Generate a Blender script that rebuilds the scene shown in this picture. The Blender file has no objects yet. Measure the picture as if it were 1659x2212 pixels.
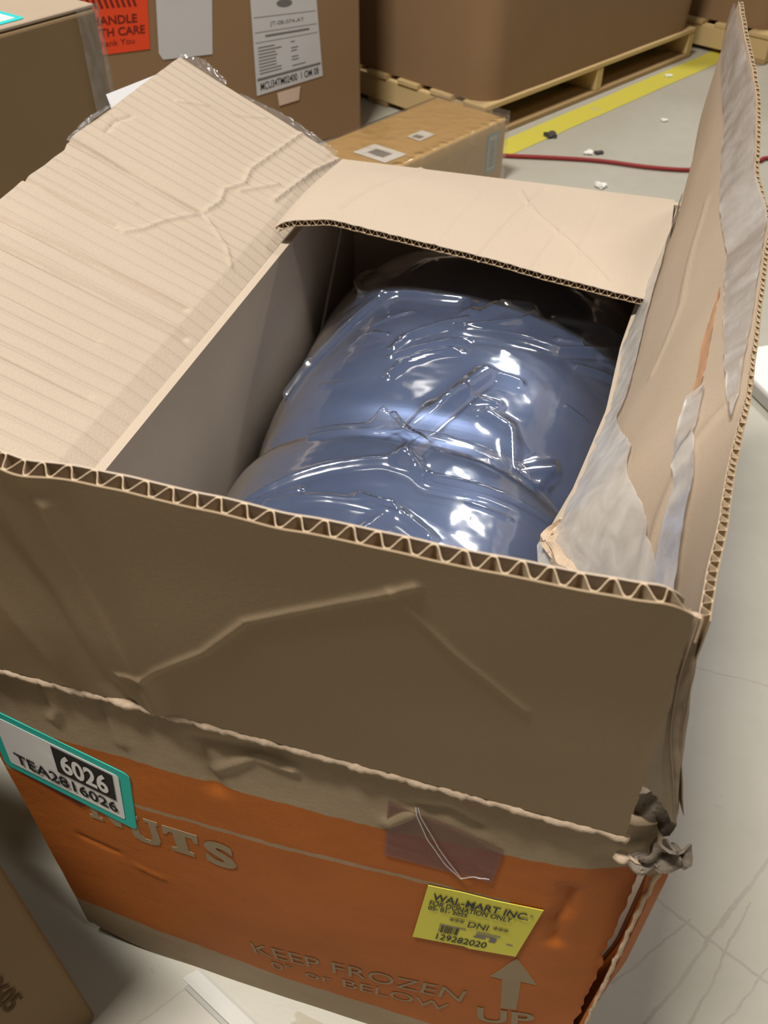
import bpy, bmesh, math, random
import numpy as np
from mathutils import Matrix, Vector

random.seed(7)
rng = np.random.default_rng(7)
sc = bpy.context.scene
COL = sc.collection

# ------------------------------------------------------------------ camera
CAM = Vector((0.525, -0.372, 1.283))
YAW, PITCH, ROLL, FPX = 0.2836, 0.7516, 0.0073, 1921.0
cy_, sy_, cp_, sp_ = math.cos(YAW), math.sin(YAW), math.cos(PITCH), math.sin(PITCH)
fwd = Vector((-sy_ * cp_, cy_ * cp_, -sp_))
right = Vector((cy_, sy_, 0))
up = right.cross(fwd)
r2 = math.cos(ROLL) * right + math.sin(ROLL) * up
u2 = -math.sin(ROLL) * right + math.cos(ROLL) * up
cd = bpy.data.cameras.new('camera')
cam = bpy.data.objects.new('camera', cd)
COL.objects.link(cam)
cam.matrix_world = Matrix(((r2.x, u2.x, -fwd.x, CAM.x), (r2.y, u2.y, -fwd.y, CAM.y),
                           (r2.z, u2.z, -fwd.z, CAM.z), (0, 0, 0, 1)))
cd.sensor_fit = 'VERTICAL'
cd.sensor_height = 24.0
cd.lens = FPX / 2212 * 24.0
cd.clip_start = 0.02
cd.dof.use_dof = True
cd.dof.focus_distance = 0.95
cd.dof.aperture_fstop = 7.0
sc.camera = cam

# ------------------------------------------------------------------ world, lamps, exposure
wd = bpy.data.worlds.new('warehouse_air')
sc.world = wd
wd.use_nodes = True
wd.node_tree.nodes['Background'].inputs['Color'].default_value = (1.0, 0.80, 0.55, 1)
wd.node_tree.nodes['Background'].inputs['Strength'].default_value = 0.032


def area(name, loc, target, sx, sy, power, col):
    l = bpy.data.lights.new(name, 'AREA')
    l.shape = 'RECTANGLE'
    l.size, l.size_y, l.energy, l.color = sx, sy, power, col
    o = bpy.data.objects.new(name, l)
    COL.objects.link(o)
    o.location = loc
    o.rotation_euler = (Vector(target) - Vector(loc)).to_track_quat('-Z', 'Y').to_euler()
    return o


# rows of ceiling fixtures of the hall
area('ceiling_lamp', (-0.80, -0.65, 6.0), (-0.80, -0.65, 0), 1.3, 0.45, 700, (1.0, 0.95, 0.88))
area('ceiling_lamp', (3.4, -1.2, 6.0), (3.4, -1.2, 0), 1.3, 0.45, 70, (1.0, 0.95, 0.88))
area('ceiling_lamp', (-1.0, 4.6, 6.0), (-1.0, 4.6, 0), 1.3, 0.45, 25, (1.0, 0.95, 0.88))
area('ceiling_lamp', (0.9, 8.0, 6.0), (0.9, 8.0, 0), 1.3, 0.45, 140, (0.92, 0.96, 1.0))
area('ceiling_lamp', (2.2, 5.4, 6.0), (2.2, 5.4, 0), 1.3, 0.45, 260, (1.0, 0.95, 0.88))
sc.view_settings.view_transform = 'Standard'
sc.view_settings.look = 'None'
sc.view_settings.gamma = 1.0
sc.view_settings.use_curve_mapping = False
sc.view_settings.exposure = -0.60

# ------------------------------------------------------------------ materials
MATS = {}


def nt(name):
    m = bpy.data.materials.new(name)
    m.use_nodes = True
    n = m.node_tree
    n.nodes.clear()
    out = n.nodes.new('ShaderNodeOutputMaterial')
    return m, n, out


def N(n, t, **k):
    x = n.nodes.new(t)
    for a, b in k.items():
        if a.startswith('i_'):
            x.inputs[a[2:].replace('_', ' ')].default_value = b
        else:
            setattr(x, a, b)
    return x


def math_(n, op, a, b=None):
    x = n.nodes.new('ShaderNodeMath')
    x.operation = op
    for i, v in enumerate((a, b)):
        if v is None:
            continue
        if isinstance(v, (int, float)):
            x.inputs[i].default_value = v
        else:
            n.links.new(v, x.inputs[i])
    return x.outputs[0]


def mix(n, fac, a, b):
    x = n.nodes.new('ShaderNodeMix')
    x.data_type = 'RGBA'
    for s, v in ((x.inputs[0], fac), (x.inputs[6], a), (x.inputs[7], b)):
        if isinstance(v, (int, float)):
            s.default_value = v
        elif isinstance(v, tuple):
            s.default_value = (*v, 1) if len(v) == 3 else v
        else:
            n.links.new(v, s)
    return x.outputs[2]


def c4(c):
    return (*c, 1)


def paper(name, col, rough=0.85, spread=0.10, scale=60, wash=None, bump=0.15, spec=0.25, blotch=0.06):
    """matte paper or board: fibre speckle, soft blotches, optional washboard relief of the flutes"""
    m, n, out = nt(name)
    b = N(n, 'ShaderNodeBsdfPrincipled')
    b.inputs['Roughness'].default_value = rough
    b.inputs['Specular IOR Level'].default_value = spec
    tc = N(n, 'ShaderNodeTexCoord')
    n1 = N(n, 'ShaderNodeTexNoise', i_Scale=scale * 6, i_Detail=4.0, i_Roughness=0.7)
    n2 = N(n, 'ShaderNodeTexNoise', i_Scale=5.0, i_Detail=3.0)
    n.links.new(tc.outputs['Object'], n1.inputs['Vector'])
    n.links.new(tc.outputs['Object'], n2.inputs['Vector'])
    f = math_(n, 'ADD', math_(n, 'MULTIPLY', n1.outputs[0], spread * 2), math_(n, 'MULTIPLY', n2.outputs[0], blotch * 2))
    f = math_(n, 'ADD', f, 1 - spread - blotch)
    v = n.nodes.new('ShaderNodeVectorMath')
    v.operation = 'SCALE'
    v.inputs[0].default_value = col
    n.links.new(f, v.inputs['Scale'])
    n.links.new(v.outputs[0], b.inputs['Base Color'])
    bp = N(n, 'ShaderNodeBump', i_Strength=bump, i_Distance=0.002)
    h = n1.outputs[0]
    if wash:
        w = N(n, 'ShaderNodeTexWave', wave_type='BANDS', bands_direction=wash[0], i_Scale=wash[1], i_Distortion=0.25, i_Detail=1.0)
        n.links.new(tc.outputs['Object'], w.inputs['Vector'])
        pw = math_(n, 'POWER', w.outputs[1], 6.0)
        fade = N(n, 'ShaderNodeTexNoise', i_Scale=3.0)
        n.links.new(tc.outputs['Object'], fade.inputs['Vector'])
        pw = math_(n, 'MULTIPLY', pw, math_(n, 'MULTIPLY', fade.outputs[0], wash[2]))
        h = math_(n, 'ADD', h, pw)
    n.links.new(h, bp.inputs['Height'])
    n.links.new(bp.outputs[0], b.inputs['Normal'])
    n.links.new(b.outputs[0], out.inputs['Surface'])
    MATS[name] = m
    return m


KRAFT = (0.44, 0.345, 0.255)
M_kraft = paper('kraft_board', KRAFT)
M_kraft_wash = paper('kraft_board_washboard', (0.50, 0.41, 0.32), wash=('Y', 13.0, 5.0), bump=0.5)
M_kraft_in = paper('kraft_board_inside', (0.50, 0.41, 0.32))
M_outer = paper('kraft_board_outside', (0.36, 0.265, 0.165))
M_fibre = paper('torn_paper_fibre', (0.55, 0.42, 0.30), spread=0.25, scale=30, bump=0.6)
M_torn_or_shade = paper('grey_pulp_or_hole_shade', (0.22, 0.18, 0.14), spread=0.35, scale=25, bump=0.9)  # pulp grey, also standing in for the dark of the corner hole
M_flute = paper('fluting_paper', (0.60, 0.46, 0.31))
M_carton = paper('brown_carton', (0.27, 0.180, 0.095))
M_carton2 = paper('brown_carton_warm', (0.27, 0.165, 0.085))
M_carton_d = paper('brown_carton_dull', (0.24, 0.165, 0.085))
M_yellow_carton = paper('golden_carton', (0.55, 0.35, 0.13))
M_white = paper('white_label_paper', (0.78, 0.76, 0.74), spread=0.03, bump=0.02, rough=0.6)
M_grey = paper('grey_label_paper', (0.58, 0.57, 0.58), spread=0.03, bump=0.02, rough=0.6)
M_pink = paper('pale_pink_paper', (0.66, 0.50, 0.40), spread=0.03, bump=0.02)
M_ink = paper('black_ink', (0.025, 0.023, 0.022), spread=0.2, bump=0.0, rough=0.6)
M_inkgrey = paper('grey_ink', (0.16, 0.15, 0.15), spread=0.2, bump=0.0, rough=0.6)
M_inkred = paper('dark_red_ink', (0.16, 0.02, 0.012), spread=0.2, bump=0.0, rough=0.6)
M_brown_ink = paper('brown_ink', (0.10, 0.055, 0.02), spread=0.2, bump=0.0)
M_teal = paper('teal_label_paper', (0.035, 0.50, 0.42), spread=0.04, bump=0.02, rough=0.5)
M_cyan = paper('cyan_label_paper', (0.04, 0.62, 0.62), spread=0.03, bump=0.02, rough=0.5)
M_blue = paper('pale_blue_label_paper', (0.25, 0.42, 0.48), spread=0.03, bump=0.02, rough=0.5)
M_yellow = paper('yellow_label_paper', (0.72, 0.66, 0.07), spread=0.04, bump=0.02, rough=0.6)
M_red = paper('red_label_paper', (0.80, 0.07, 0.02), spread=0.04, bump=0.02, rough=0.5)
M_wood = paper('pale_pine', (0.58, 0.42, 0.20), spread=0.15, scale=20)
M_wood_d = paper('weathered_pine', (0.40, 0.27, 0.13), spread=0.2, scale=20)
M_tanprint = paper('bare_board_print', (0.33, 0.245, 0.150), bump=0.05)
M_slab = paper('white_foam_board', (0.86, 0.86, 0.86), spread=0.02, bump=0.05, rough=0.6)
M_strip = paper('off_white_plastic', (0.56, 0.55, 0.51), spread=0.03, bump=0.02, rough=0.5)
M_slabedge = paper('grey_board_edge', (0.42, 0.41, 0.38), spread=0.05, bump=0.05)
M_cable = paper('red_rubber', (0.27, 0.03, 0.028), spread=0.05, bump=0.02, rough=0.5)
M_stone = paper('dark_grit', (0.07, 0.065, 0.06), spread=0.3)
M_crumb_or_glint = paper('white_crumb_or_glint', (0.85, 0.83, 0.78), spread=0.1)  # white of the crumbs and of one painted glint


def orange_board():
    """front and side of the open carton: orange ink band on bare board, thin bare line, scuffs"""
    m, n, out = nt('orange_printed_board')
    b = N(n, 'ShaderNodeBsdfPrincipled')
    b.inputs['Roughness'].default_value = 0.75
    b.inputs['Specular IOR Level'].default_value = 0.25
    tc = N(n, 'ShaderNodeTexCoord')
    sep = N(n, 'ShaderNodeSeparateXYZ')
    n.links.new(tc.outputs['Object'], sep.inputs[0])
    x, z = sep.outputs[0], sep.outputs[2]
    fine = N(n, 'ShaderNodeTexNoise', i_Scale=380.0, i_Detail=4.0)
    big = N(n, 'ShaderNodeTexNoise', i_Scale=7.0, i_Detail=5.0, i_Roughness=0.65)
    edge = N(n, 'ShaderNodeTexNoise', i_Scale=45.0, i_Detail=4.0)
    for q in (fine, big, edge):
        n.links.new(tc.outputs['Object'], q.inputs['Vector'])
    zw = math_(n, 'ADD', z, math_(n, 'MULTIPLY', math_(n, 'SUBTRACT', edge.outputs[0], 0.5), 0.008))
    # upper edge climbs a little towards the right corner, lower edge sags
    top = math_(n, 'ADD', math_(n, 'MULTIPLY', math_(n, 'POWER', math_(n, 'MAXIMUM', x, 0.0), 4.0), 0.22), 0.535)
    bot = math_(n, 'SUBTRACT', 0.118, math_(n, 'MULTIPLY', math_(n, 'MINIMUM', x, 0.28), 0.11))
    a = math_(n, 'LESS_THAN', zw, top)
    c = math_(n, 'GREATER_THAN', zw, bot)
    band = math_(n, 'MULTIPLY', a, c)
    ln = math_(n, 'ABSOLUTE', math_(n, 'SUBTRACT', zw, math_(n, 'ADD', math_(n, 'MULTIPLY', x, 0.055), 0.4405)))
    ln = math_(n, 'MULTIPLY', math_(n, 'LESS_THAN', ln, 0.0035), math_(n, 'LESS_THAN', x, 0.54))
    scr = N(n, 'ShaderNodeTexNoise', i_Scale=13.0, i_Detail=9.0, i_Roughness=0.75)
    mp = N(n, 'ShaderNodeMapping')
    mp.inputs['Scale'].default_value = (0.6, 1, 2.2)
    n.links.new(tc.outputs['Object'], mp.inputs['Vector'])
    n.links.new(mp.outputs[0], scr.inputs['Vector'])
    sm = math_(n, 'GREATER_THAN', scr.outputs[0], 0.70)
    band = math_(n, 'MULTIPLY', band, math_(n, 'SUBTRACT', 1.0, math_(n, 'MULTIPLY', ln, 0.8)))
    band = math_(n, 'MULTIPLY', band, math_(n, 'SUBTRACT', 1.0, math_(n, 'MULTIPLY', sm, 0.55)))
    org = mix(n, big.outputs[0], (0.36, 0.095, 0.012), (0.50, 0.145, 0.022))
    tan = mix(n, big.outputs[0], (0.30, 0.22, 0.13), (0.42, 0.32, 0.21))
    col = mix(n, band, tan, org)
    fv = math_(n, 'ADD', math_(n, 'MULTIPLY', fine.outputs[0], 0.24), 0.88)
    v = n.nodes.new('ShaderNodeVectorMath')
    v.operation = 'SCALE'
    n.links.new(col, v.inputs[0])
    n.links.new(fv, v.inputs['Scale'])
    n.links.new(v.outputs[0], b.inputs['Base Color'])
    bp = N(n, 'ShaderNodeBump', i_Strength=0.2, i_Distance=0.003)
    n.links.new(math_(n, 'ADD', math_(n, 'MULTIPLY', fine.outputs[0], 0.3), edge.outputs[0]), bp.inputs['Height'])
    n.links.new(bp.outputs[0], b.inputs['Normal'])
    n.links.new(b.outputs[0], out.inputs['Surface'])
    return m


M_orange = orange_board()


def film(name, haze, rough, tint=(1, 1, 1), ior=1.5, bump=0.0, bscale=40, hazecol=(0.85, 0.85, 0.85), gain=1.0):
    m, n, out = nt(name)
    tr = N(n, 'ShaderNodeBsdfTransparent')
    tr.inputs[0].default_value = c4(tint)
    gl = N(n, 'ShaderNodeBsdfGlossy')
    gl.inputs['Roughness'].default_value = rough
    gl.inputs['Color'].default_value = (1, 1, 1, 1)
    df = N(n, 'ShaderNodeBsdfDiffuse')
    df.inputs[0].default_value = c4(hazecol)
    fr = N(n, 'ShaderNodeLayerWeight')
    fr.inputs['Blend'].default_value = 0.5
    tc = N(n, 'ShaderNodeTexCoord')
    nz = N(n, 'ShaderNodeTexNoise', i_Scale=bscale, i_Detail=3.0, i_Distortion=1.2)
    n.links.new(tc.outputs['Object'], nz.inputs['Vector'])
    if bump:
        bp = N(n, 'ShaderNodeBump', i_Strength=bump, i_Distance=0.004)
        n.links.new(nz.outputs[0], bp.inputs['Height'])
        for q in (gl, fr):
            n.links.new(bp.outputs[0], q.inputs['Normal'])
    m1 = N(n, 'ShaderNodeMixShader')
    n.links.new(math_(n, 'MULTIPLY', math_(n, 'ADD', nz.outputs[0], 0.5), haze), m1.inputs[0])
    n.links.new(tr.outputs[0], m1.inputs[1])
    n.links.new(df.outputs[0], m1.inputs[2])
    m2 = N(n, 'ShaderNodeMixShader')
    n.links.new(math_(n, 'MINIMUM', math_(n, 'MULTIPLY', math_(n, 'ADD', math_(n, 'MULTIPLY', math_(n, 'POWER', fr.outputs['Facing'], 4.0), 0.9), 0.04), gain), 1.0), m2.inputs[0])
    n.links.new(m1.outputs[0], m2.inputs[1])
    n.links.new(gl.outputs[0], m2.inputs[2])
    n.links.new(m2.outputs[0], out.inputs['Surface'])
    return m


M_film = film('clear_poly_film', 0.035, 0.13, tint=(0.95, 0.96, 0.98), bump=0.05, bscale=18, gain=3.0)
M_tape = film('clear_packing_tape', 0.30, 0.22, tint=(0.93, 0.90, 0.86), bump=0.5, bscale=55, gain=1.5)
M_tape_white = film('hazy_packing_tape', 0.50, 0.25, tint=(0.93, 0.91, 0.89), bump=0.12, bscale=25, gain=1.5, hazecol=(0.72, 0.70, 0.68))
M_tape_dark = film('clear_tape_on_print', 0.03, 0.3, tint=(0.78, 0.66, 0.62), bump=0.2, bscale=30, hazecol=(0.6, 0.45, 0.4), gain=0.35)
M_tape_torn = film('frosted_torn_tape', 0.62, 0.3, tint=(0.9, 0.88, 0.86), bump=0.25, bscale=30, gain=0.6, hazecol=(0.74, 0.70, 0.64))
M_tape_soft = film('thin_clear_tape', 0.10, 0.2, tint=(0.9, 0.88, 0.82), bump=0.25, bscale=40, gain=1.2)


def blue_vinyl():
    m, n, out = nt('satin_blue_vinyl')
    b = N(n, 'ShaderNodeBsdfPrincipled')
    b.inputs['Roughness'].default_value = 0.42
    b.inputs['Metallic'].default_value = 0.45
    tc = N(n, 'ShaderNodeTexCoord')
    nz = N(n, 'ShaderNodeTexNoise', i_Scale=9.0, i_Detail=4.0)
    n.links.new(tc.outputs['Object'], nz.inputs['Vector'])
    col = mix(n, nz.outputs[0], (0.052, 0.085, 0.190), (0.100, 0.148, 0.275))
    n.links.new(col, b.inputs['Base Color'])
    # fine brushed grain across the roll
    mp = N(n, 'ShaderNodeMapping')
    mp.inputs['Scale'].default_value = (12, 160, 12)
    n.links.new(tc.outputs['Object'], mp.inputs['Vector'])
    gr = N(n, 'ShaderNodeTexNoise', i_Scale=2.0, i_Detail=3.0)
    n.links.new(mp.outputs[0], gr.inputs['Vector'])
    bp = N(n, 'ShaderNodeBump', i_Strength=0.06, i_Distance=0.002)
    n.links.new(gr.outputs[0], bp.inputs['Height'])
    n.links.new(bp.outputs[0], b.inputs['Normal'])
    n.links.new(b.outputs[0], out.inputs['Surface'])
    return m


M_blue_vinyl = blue_vinyl()


SCUFFS = [((.74, .28), (.97, .17), .0022), ((.92, .41), (.72, .05), .0024), ((.88, .31), (.78, .06), .0018), ((.80, .26), (.70, .14), .0016), ((.77, .72), (1.0, .71), .0018), ((.95, .30), (.82, .09), .0016), ((.98, .52), (.84, .26), .0014), ((-.05, -.3), (.16, -.02), .0012)]


def concrete():
    m, n, out = nt('sealed_concrete')
    b = N(n, 'ShaderNodeBsdfPrincipled')
    tc = N(n, 'ShaderNodeTexCoord')
    big = N(n, 'ShaderNodeTexNoise', i_Scale=1.3, i_Detail=6.0, i_Roughness=0.6)
    mid = N(n, 'ShaderNodeTexNoise', i_Scale=14.0, i_Detail=6.0, i_Roughness=0.65)
    fin = N(n, 'ShaderNodeTexNoise', i_Scale=220.0, i_Detail=3.0)
    for q in (big, mid, fin):
        n.links.new(tc.outputs['Object'], q.inputs['Vector'])
    col = mix(n, big.outputs[0], (0.36, 0.335, 0.255), (0.47, 0.45, 0.375))
    col = mix(n, math_(n, 'MULTIPLY', mid.outputs[0], 0.5), col, (0.56, 0.54, 0.49))
    # a few dirt lines dragged across the slab
    sep = N(n, 'ShaderNodeSeparateXYZ')
    n.links.new(tc.outputs['Object'], sep.inputs[0])
    fac = None
    for (ax, ay), (bx_, by_), wd_ in SCUFFS:
        L = math.hypot(bx_ - ax, by_ - ay)
        ux, uy = (bx_ - ax) / L, (by_ - ay) / L
        px = math_(n, 'SUBTRACT', sep.outputs[0], ax)
        py = math_(n, 'SUBTRACT', sep.outputs[1], ay)
        al = math_(n, 'ADD', math_(n, 'MULTIPLY', px, ux), math_(n, 'MULTIPLY', py, uy))
        ac = math_(n, 'SUBTRACT', math_(n, 'MULTIPLY', px, -uy), math_(n, 'MULTIPLY', py, -ux))
        ac = math_(n, 'ADD', ac, math_(n, 'MULTIPLY', math_(n, 'SUBTRACT', mid.outputs[0], .5), .02))
        w = math_(n, 'MULTIPLY', math_(n, 'LESS_THAN', math_(n, 'ABSOLUTE', ac), wd_), math_(n, 'LESS_THAN', math_(n, 'ABSOLUTE', math_(n, 'SUBTRACT', al, L / 2)), L / 2))
        fac = w if fac is None else math_(n, 'MAXIMUM', fac, w)
    col = mix(n, math_(n, 'MULTIPLY', fac, math_(n, 'MULTIPLY', mid.outputs[0], 0.7)), col, (0.26, 0.22, 0.19))
    spots = math_(n, 'GREATER_THAN', mid.outputs[0], 0.70)
    col = mix(n, math_(n, 'MULTIPLY', spots, 0.25), col, (0.30, 0.27, 0.2))
    n.links.new(col, b.inputs['Base Color'])
    b.inputs['Roughness'].default_value = 0.42
    b.inputs['Specular IOR Level'].default_value = 0.5
    bp = N(n, 'ShaderNodeBump', i_Strength=0.12, i_Distance=0.003)
    n.links.new(math_(n, 'ADD', mid.outputs[0], math_(n, 'MULTIPLY', fin.outputs[0], 0.3)), bp.inputs['Height'])
    n.links.new(bp.outputs[0], b.inputs['Normal'])
    n.links.new(b.outputs[0], out.inputs['Surface'])
    return m


M_floor = concrete()


def yellow_paint():
    m, n, out = nt('worn_yellow_paint')
    b = N(n, 'ShaderNodeBsdfPrincipled')
    b.inputs['Roughness'].default_value = 0.6
    tc = N(n, 'ShaderNodeTexCoord')
    q = N(n, 'ShaderNodeTexNoise', i_Scale=9.0, i_Detail=6.0)
    n.links.new(tc.outputs['Object'], q.inputs['Vector'])
    f = math_(n, 'GREATER_THAN', q.outputs[0], 0.66)
    col = mix(n, math_(n, 'MULTIPLY', f, 0.5), (0.62, 0.55, 0.07), (0.5, 0.46, 0.25))
    n.links.new(col, b.inputs['Base Color'])
    n.links.new(b.outputs[0], out.inputs['Surface'])
    return m


M_ypaint = yellow_paint()

# ------------------------------------------------------------------ helpers


def obj(name, mesh, mat=None, parent=None, loc=None):
    o = bpy.data.objects.new(name, mesh)
    COL.objects.link(o)
    if mat is not None and len(mesh.materials) == 0:
        mesh.materials.append(mat)
    if parent is not None:
        o.parent = parent
    if loc is not None:
        o.location = loc
    return o


def tag(o, label=None, cat=None, group=None, kind=None):
    if label:
        o['label'] = label
    if cat:
        o['category'] = cat
    if group:
        o['group'] = group
    if kind:
        o['kind'] = kind
    return o


def thing(name, label, cat, loc=(0, 0, 0), ang=0.0, group=None):
    o = bpy.data.objects.new(name, None)
    o.empty_display_size = 0.05
    COL.objects.link(o)
    o.location = loc
    o.rotation_euler = (0, 0, ang)
    return tag(o, label, cat, group)


def raw(name, verts, faces, mat=None, parent=None, smooth=False):
    me = bpy.data.meshes.new(name)
    me.from_pydata([tuple(map(float, v)) for v in verts], [], faces)
    me.validate()
    me.update()
    if smooth:
        me.shade_smooth()
    return obj(name, me, mat, parent)


def grid_faces(nu, nv, off=0, flip=False):
    f = []
    for i in range(nu):
        for j in range(nv):
            a = off + i * (nv + 1) + j
            q = (a, a + nv + 1, a + nv + 2, a + 1)
            f.append(q[::-1] if flip else q)
    return f


def surf(P, nu, nv):
    """sample P(u,v) on a grid; returns points and unit normals, shape (nu+1, nv+1, 3)"""
    u, v = np.meshgrid(np.linspace(0, 1, nu + 1), np.linspace(0, 1, nv + 1), indexing='ij')
    X = P(u, v)
    e = 1e-4
    du = P(np.clip(u + e, 0, 1), v) - P(np.clip(u - e, 0, 1), v)
    dv = P(u, np.clip(v + e, 0, 1)) - P(u, np.clip(v - e, 0, 1))
    n = np.cross(du, dv)
    n /= np.linalg.norm(n, axis=-1, keepdims=True) + 1e-12
    return X, n, u, v


def slab_mesh(name, A, B, mat, parent, smooth=True):
    """closed sheet between two sampled surfaces A and B (same shape)"""
    nu, nv = A.shape[0] - 1, A.shape[1] - 1
    verts = np.concatenate([A.reshape(-1, 3), B.reshape(-1, 3)])
    k = (nu + 1) * (nv + 1)
    f = grid_faces(nu, nv) + grid_faces(nu, nv, k, True)
    idx = lambda i, j: i * (nv + 1) + j
    for i in range(nu):
        f.append((idx(i, 0), idx(i, 0) + k, idx(i + 1, 0) + k, idx(i + 1, 0)))
        f.append((idx(i, nv), idx(i + 1, nv), idx(i + 1, nv) + k, idx(i, nv) + k))
    for j in range(nv):
        f.append((idx(0, j), idx(0, j + 1), idx(0, j + 1) + k, idx(0, j) + k))
        f.append((idx(nu, j), idx(nu, j) + k, idx(nu, j + 1) + k, idx(nu, j + 1)))
    o = raw(name, verts, f, mat, parent)
    if smooth:
        o.data.shade_smooth()
        try:
            o.data.set_sharp_from_angle(angle=math.radians(40))
        except Exception:
            pass
    return o


def sheet(name, P, nu, nv, t, mat, parent):
    X, n, _, _ = surf(P, nu, nv)
    return slab_mesh(name, X, X - n * t, mat, parent)


def open_sheet(name, P, nu, nv, mat, parent):
    X, n, _, _ = surf(P, nu, nv)
    return raw(name, X.reshape(-1, 3), grid_faces(nu, nv), mat, parent, True)


def corrugated(name, P, nu, nv, t, waves, m_out, m_in, m_fl, parent, ragged=0.0, label=None):
    """two liners and a fluted medium; P(u,v) is the outer face, board grows along -normal"""
    lt = t * 0.10
    X, n, u, v = surf(P, nu, nv)
    o = slab_mesh(name, X, X - n * lt, m_out, parent)
    CREASE_ON[0] = 0.0
    Xi, ni, _, _ = surf(P, nu // 3, nv // 3)
    CREASE_ON[0] = 1.0
    slab_mesh('inner_liner', Xi - ni * (t - lt), Xi - ni * t, m_in, o)
    wn = waves * 10
    Xw, nw, uw, vw = surf(lambda a, b: P(a, .90 + .10 * b), wn, 6)
    ph = uw * waves * 2 * math.pi + 0.3 * np.sin(uw * 37)
    d = t * 0.5 + (t * 0.5 - lt) * np.clip(1.15 * np.sin(ph), -1, 1)
    lo, hi = d - lt * 0.45, d + lt * 0.45
    slab_mesh('fluting', Xw - nw * lo[..., None], Xw - nw * hi[..., None], m_fl, o)
    return o


def polydist(px, py, pts):
    """distance from every grid point to a polyline"""
    best = np.full(px.shape, 9.0)
    for (ax, ay), (bx, by) in zip(pts[:-1], pts[1:]):
        dx, dy = bx - ax, by - ay
        L = dx * dx + dy * dy + 1e-12
        t = np.clip(((px - ax) * dx + (py - ay) * dy) / L, 0, 1)
        best = np.minimum(best, np.hypot(px - ax - t * dx, py - ay - t * dy))
    return best


CREASE_ON = [1.0]


def creases(px, py, lst):
    h = np.zeros(px.shape)
    if not CREASE_ON[0]:
        return h
    for pts, amp, w in lst:
        d = polydist(px, py, pts)
        h += amp * .85 * np.exp(-(d / (w * .48)) ** 1.6)
    return h


_nz = [(rng.uniform(0.5, 1), rng.uniform(0, 6.28), rng.uniform(0, 6.28), rng.uniform(-1, 1), rng.uniform(-1, 1)) for _ in range(14)]


def wob(a, b, f):
    """cheap smooth noise of two coordinates"""
    s = 0
    for k, (am, p1, p2, c1, c2) in enumerate(_nz):
        g = f * (0.6 + 0.25 * k)
        s = s + am * np.sin(g * (c1 * a + c2 * b) + p1) * np.cos(g * (c2 * a - c1 * b) * 0.8 + p2)
    return s / 5.0


def bevel_box(name, x0, x1, y0, y1, z0, z1, mat, parent, bev=0.006, seg=2):
    bm = bmesh.new()
    r = bmesh.ops.create_cube(bm, size=1)
    for v in r['verts']:
        v.co = Vector((x0 + (v.co.x + .5) * (x1 - x0), y0 + (v.co.y + .5) * (y1 - y0), z0 + (v.co.z + .5) * (z1 - z0)))
    if bev:
        bmesh.ops.bevel(bm, geom=bm.edges[:], offset=bev, segments=seg, affect='EDGES', profile=0.5)
    me = bpy.data.meshes.new(name)
    bm.to_mesh(me)
    bm.free()
    return obj(name, me, mat, parent)


# flat print: 2-D shapes mapped through a quad on a plane
def quad_map(bl, br, tr, tl, to3, off):
    bl, br, tr, tl = map(np.array, (bl, br, tr, tl))

    def f(u, v, k=0.0):
        p = bl * (1 - u) * (1 - v) + br * u * (1 - v) + tr * u * v + tl * (1 - u) * v
        return to3(p[0], p[1], off + k)
    return f


def decal_poly(name, pts, fm, mat, parent, thick=0.0006):
    """solid thin polygon (fan from ngon); the visible side is at fm(u,v,0)"""
    n = len(pts)
    A = [fm(u, v, 0) for u, v in pts]
    B = [fm(u, v, -thick) for u, v in pts]
    f = [tuple(range(n)), tuple(range(2 * n - 1, n - 1, -1))]
    for i in range(n):
        j = (i + 1) % n
        f.append((i, i + n, j + n, j))
    return raw(name, A + B, f, mat, parent)


def rect(u0, v0, u1, v1):
    return [(u0, v0), (u1, v0), (u1, v1), (u0, v1)]


def rrect(u0, v0, u1, v1, r, asp=1.0):
    out = []
    for cx, cy, a0 in ((u1 - r, v0 + r * asp, -90), (u1 - r, v1 - r * asp, 0), (u0 + r, v1 - r * asp, 90), (u0 + r, v0 + r * asp, 180)):
        for k in range(5):
            a = math.radians(a0 + 22.5 * k)
            out.append((cx + r * math.cos(a), cy + r * asp * math.sin(a)))
    return out


def text2d(s, bold=0.0):
    cu = bpy.data.curves.new('txt', 'FONT')
    cu.body = s
    cu.offset = bold
    cu.resolution_u = 4
    o = bpy.data.objects.new('txt', cu)
    COL.objects.link(o)
    bpy.context.view_layer.update()
    me = bpy.data.meshes.new_from_object(o.evaluated_get(bpy.context.evaluated_depsgraph_get()))
    V = np.array([v.co[:] for v in me.vertices])[:, :2]
    F = [tuple(p.vertices) for p in me.polygons]
    bpy.data.objects.remove(o)
    bpy.data.curves.remove(cu)
    bpy.data.meshes.remove(me)
    V = V - V.min(0)
    return V / V.max(0), F


def decal_text(name, s, fm, mat, parent, box=(0, 0, 1, 1), bold=0.0):
    V, F = text2d(s, bold)
    u0, v0, u1, v1 = box
    P = [fm(u0 + (u1 - u0) * a, v0 + (v1 - v0) * b, 0.00025) for a, b in V]
    return raw(name, P, F, mat, parent)


# ------------------------------------------------------------------ floor and markings
S3 = [(-7, -4), (7, -4), (7, 10), (-7, 10)]
fl = raw('floor', [(x, y, 0) for x, y in S3] + [(x, y, -0.1) for x, y in S3],
         [(0, 1, 2, 3), (7, 6, 5, 4), (0, 4, 5, 1), (1, 5, 6, 2), (2, 6, 7, 3), (3, 7, 4, 0)], M_floor)
tag(fl, 'grey-beige sealed concrete warehouse floor with scuff lines', 'floor', kind='structure')

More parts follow.
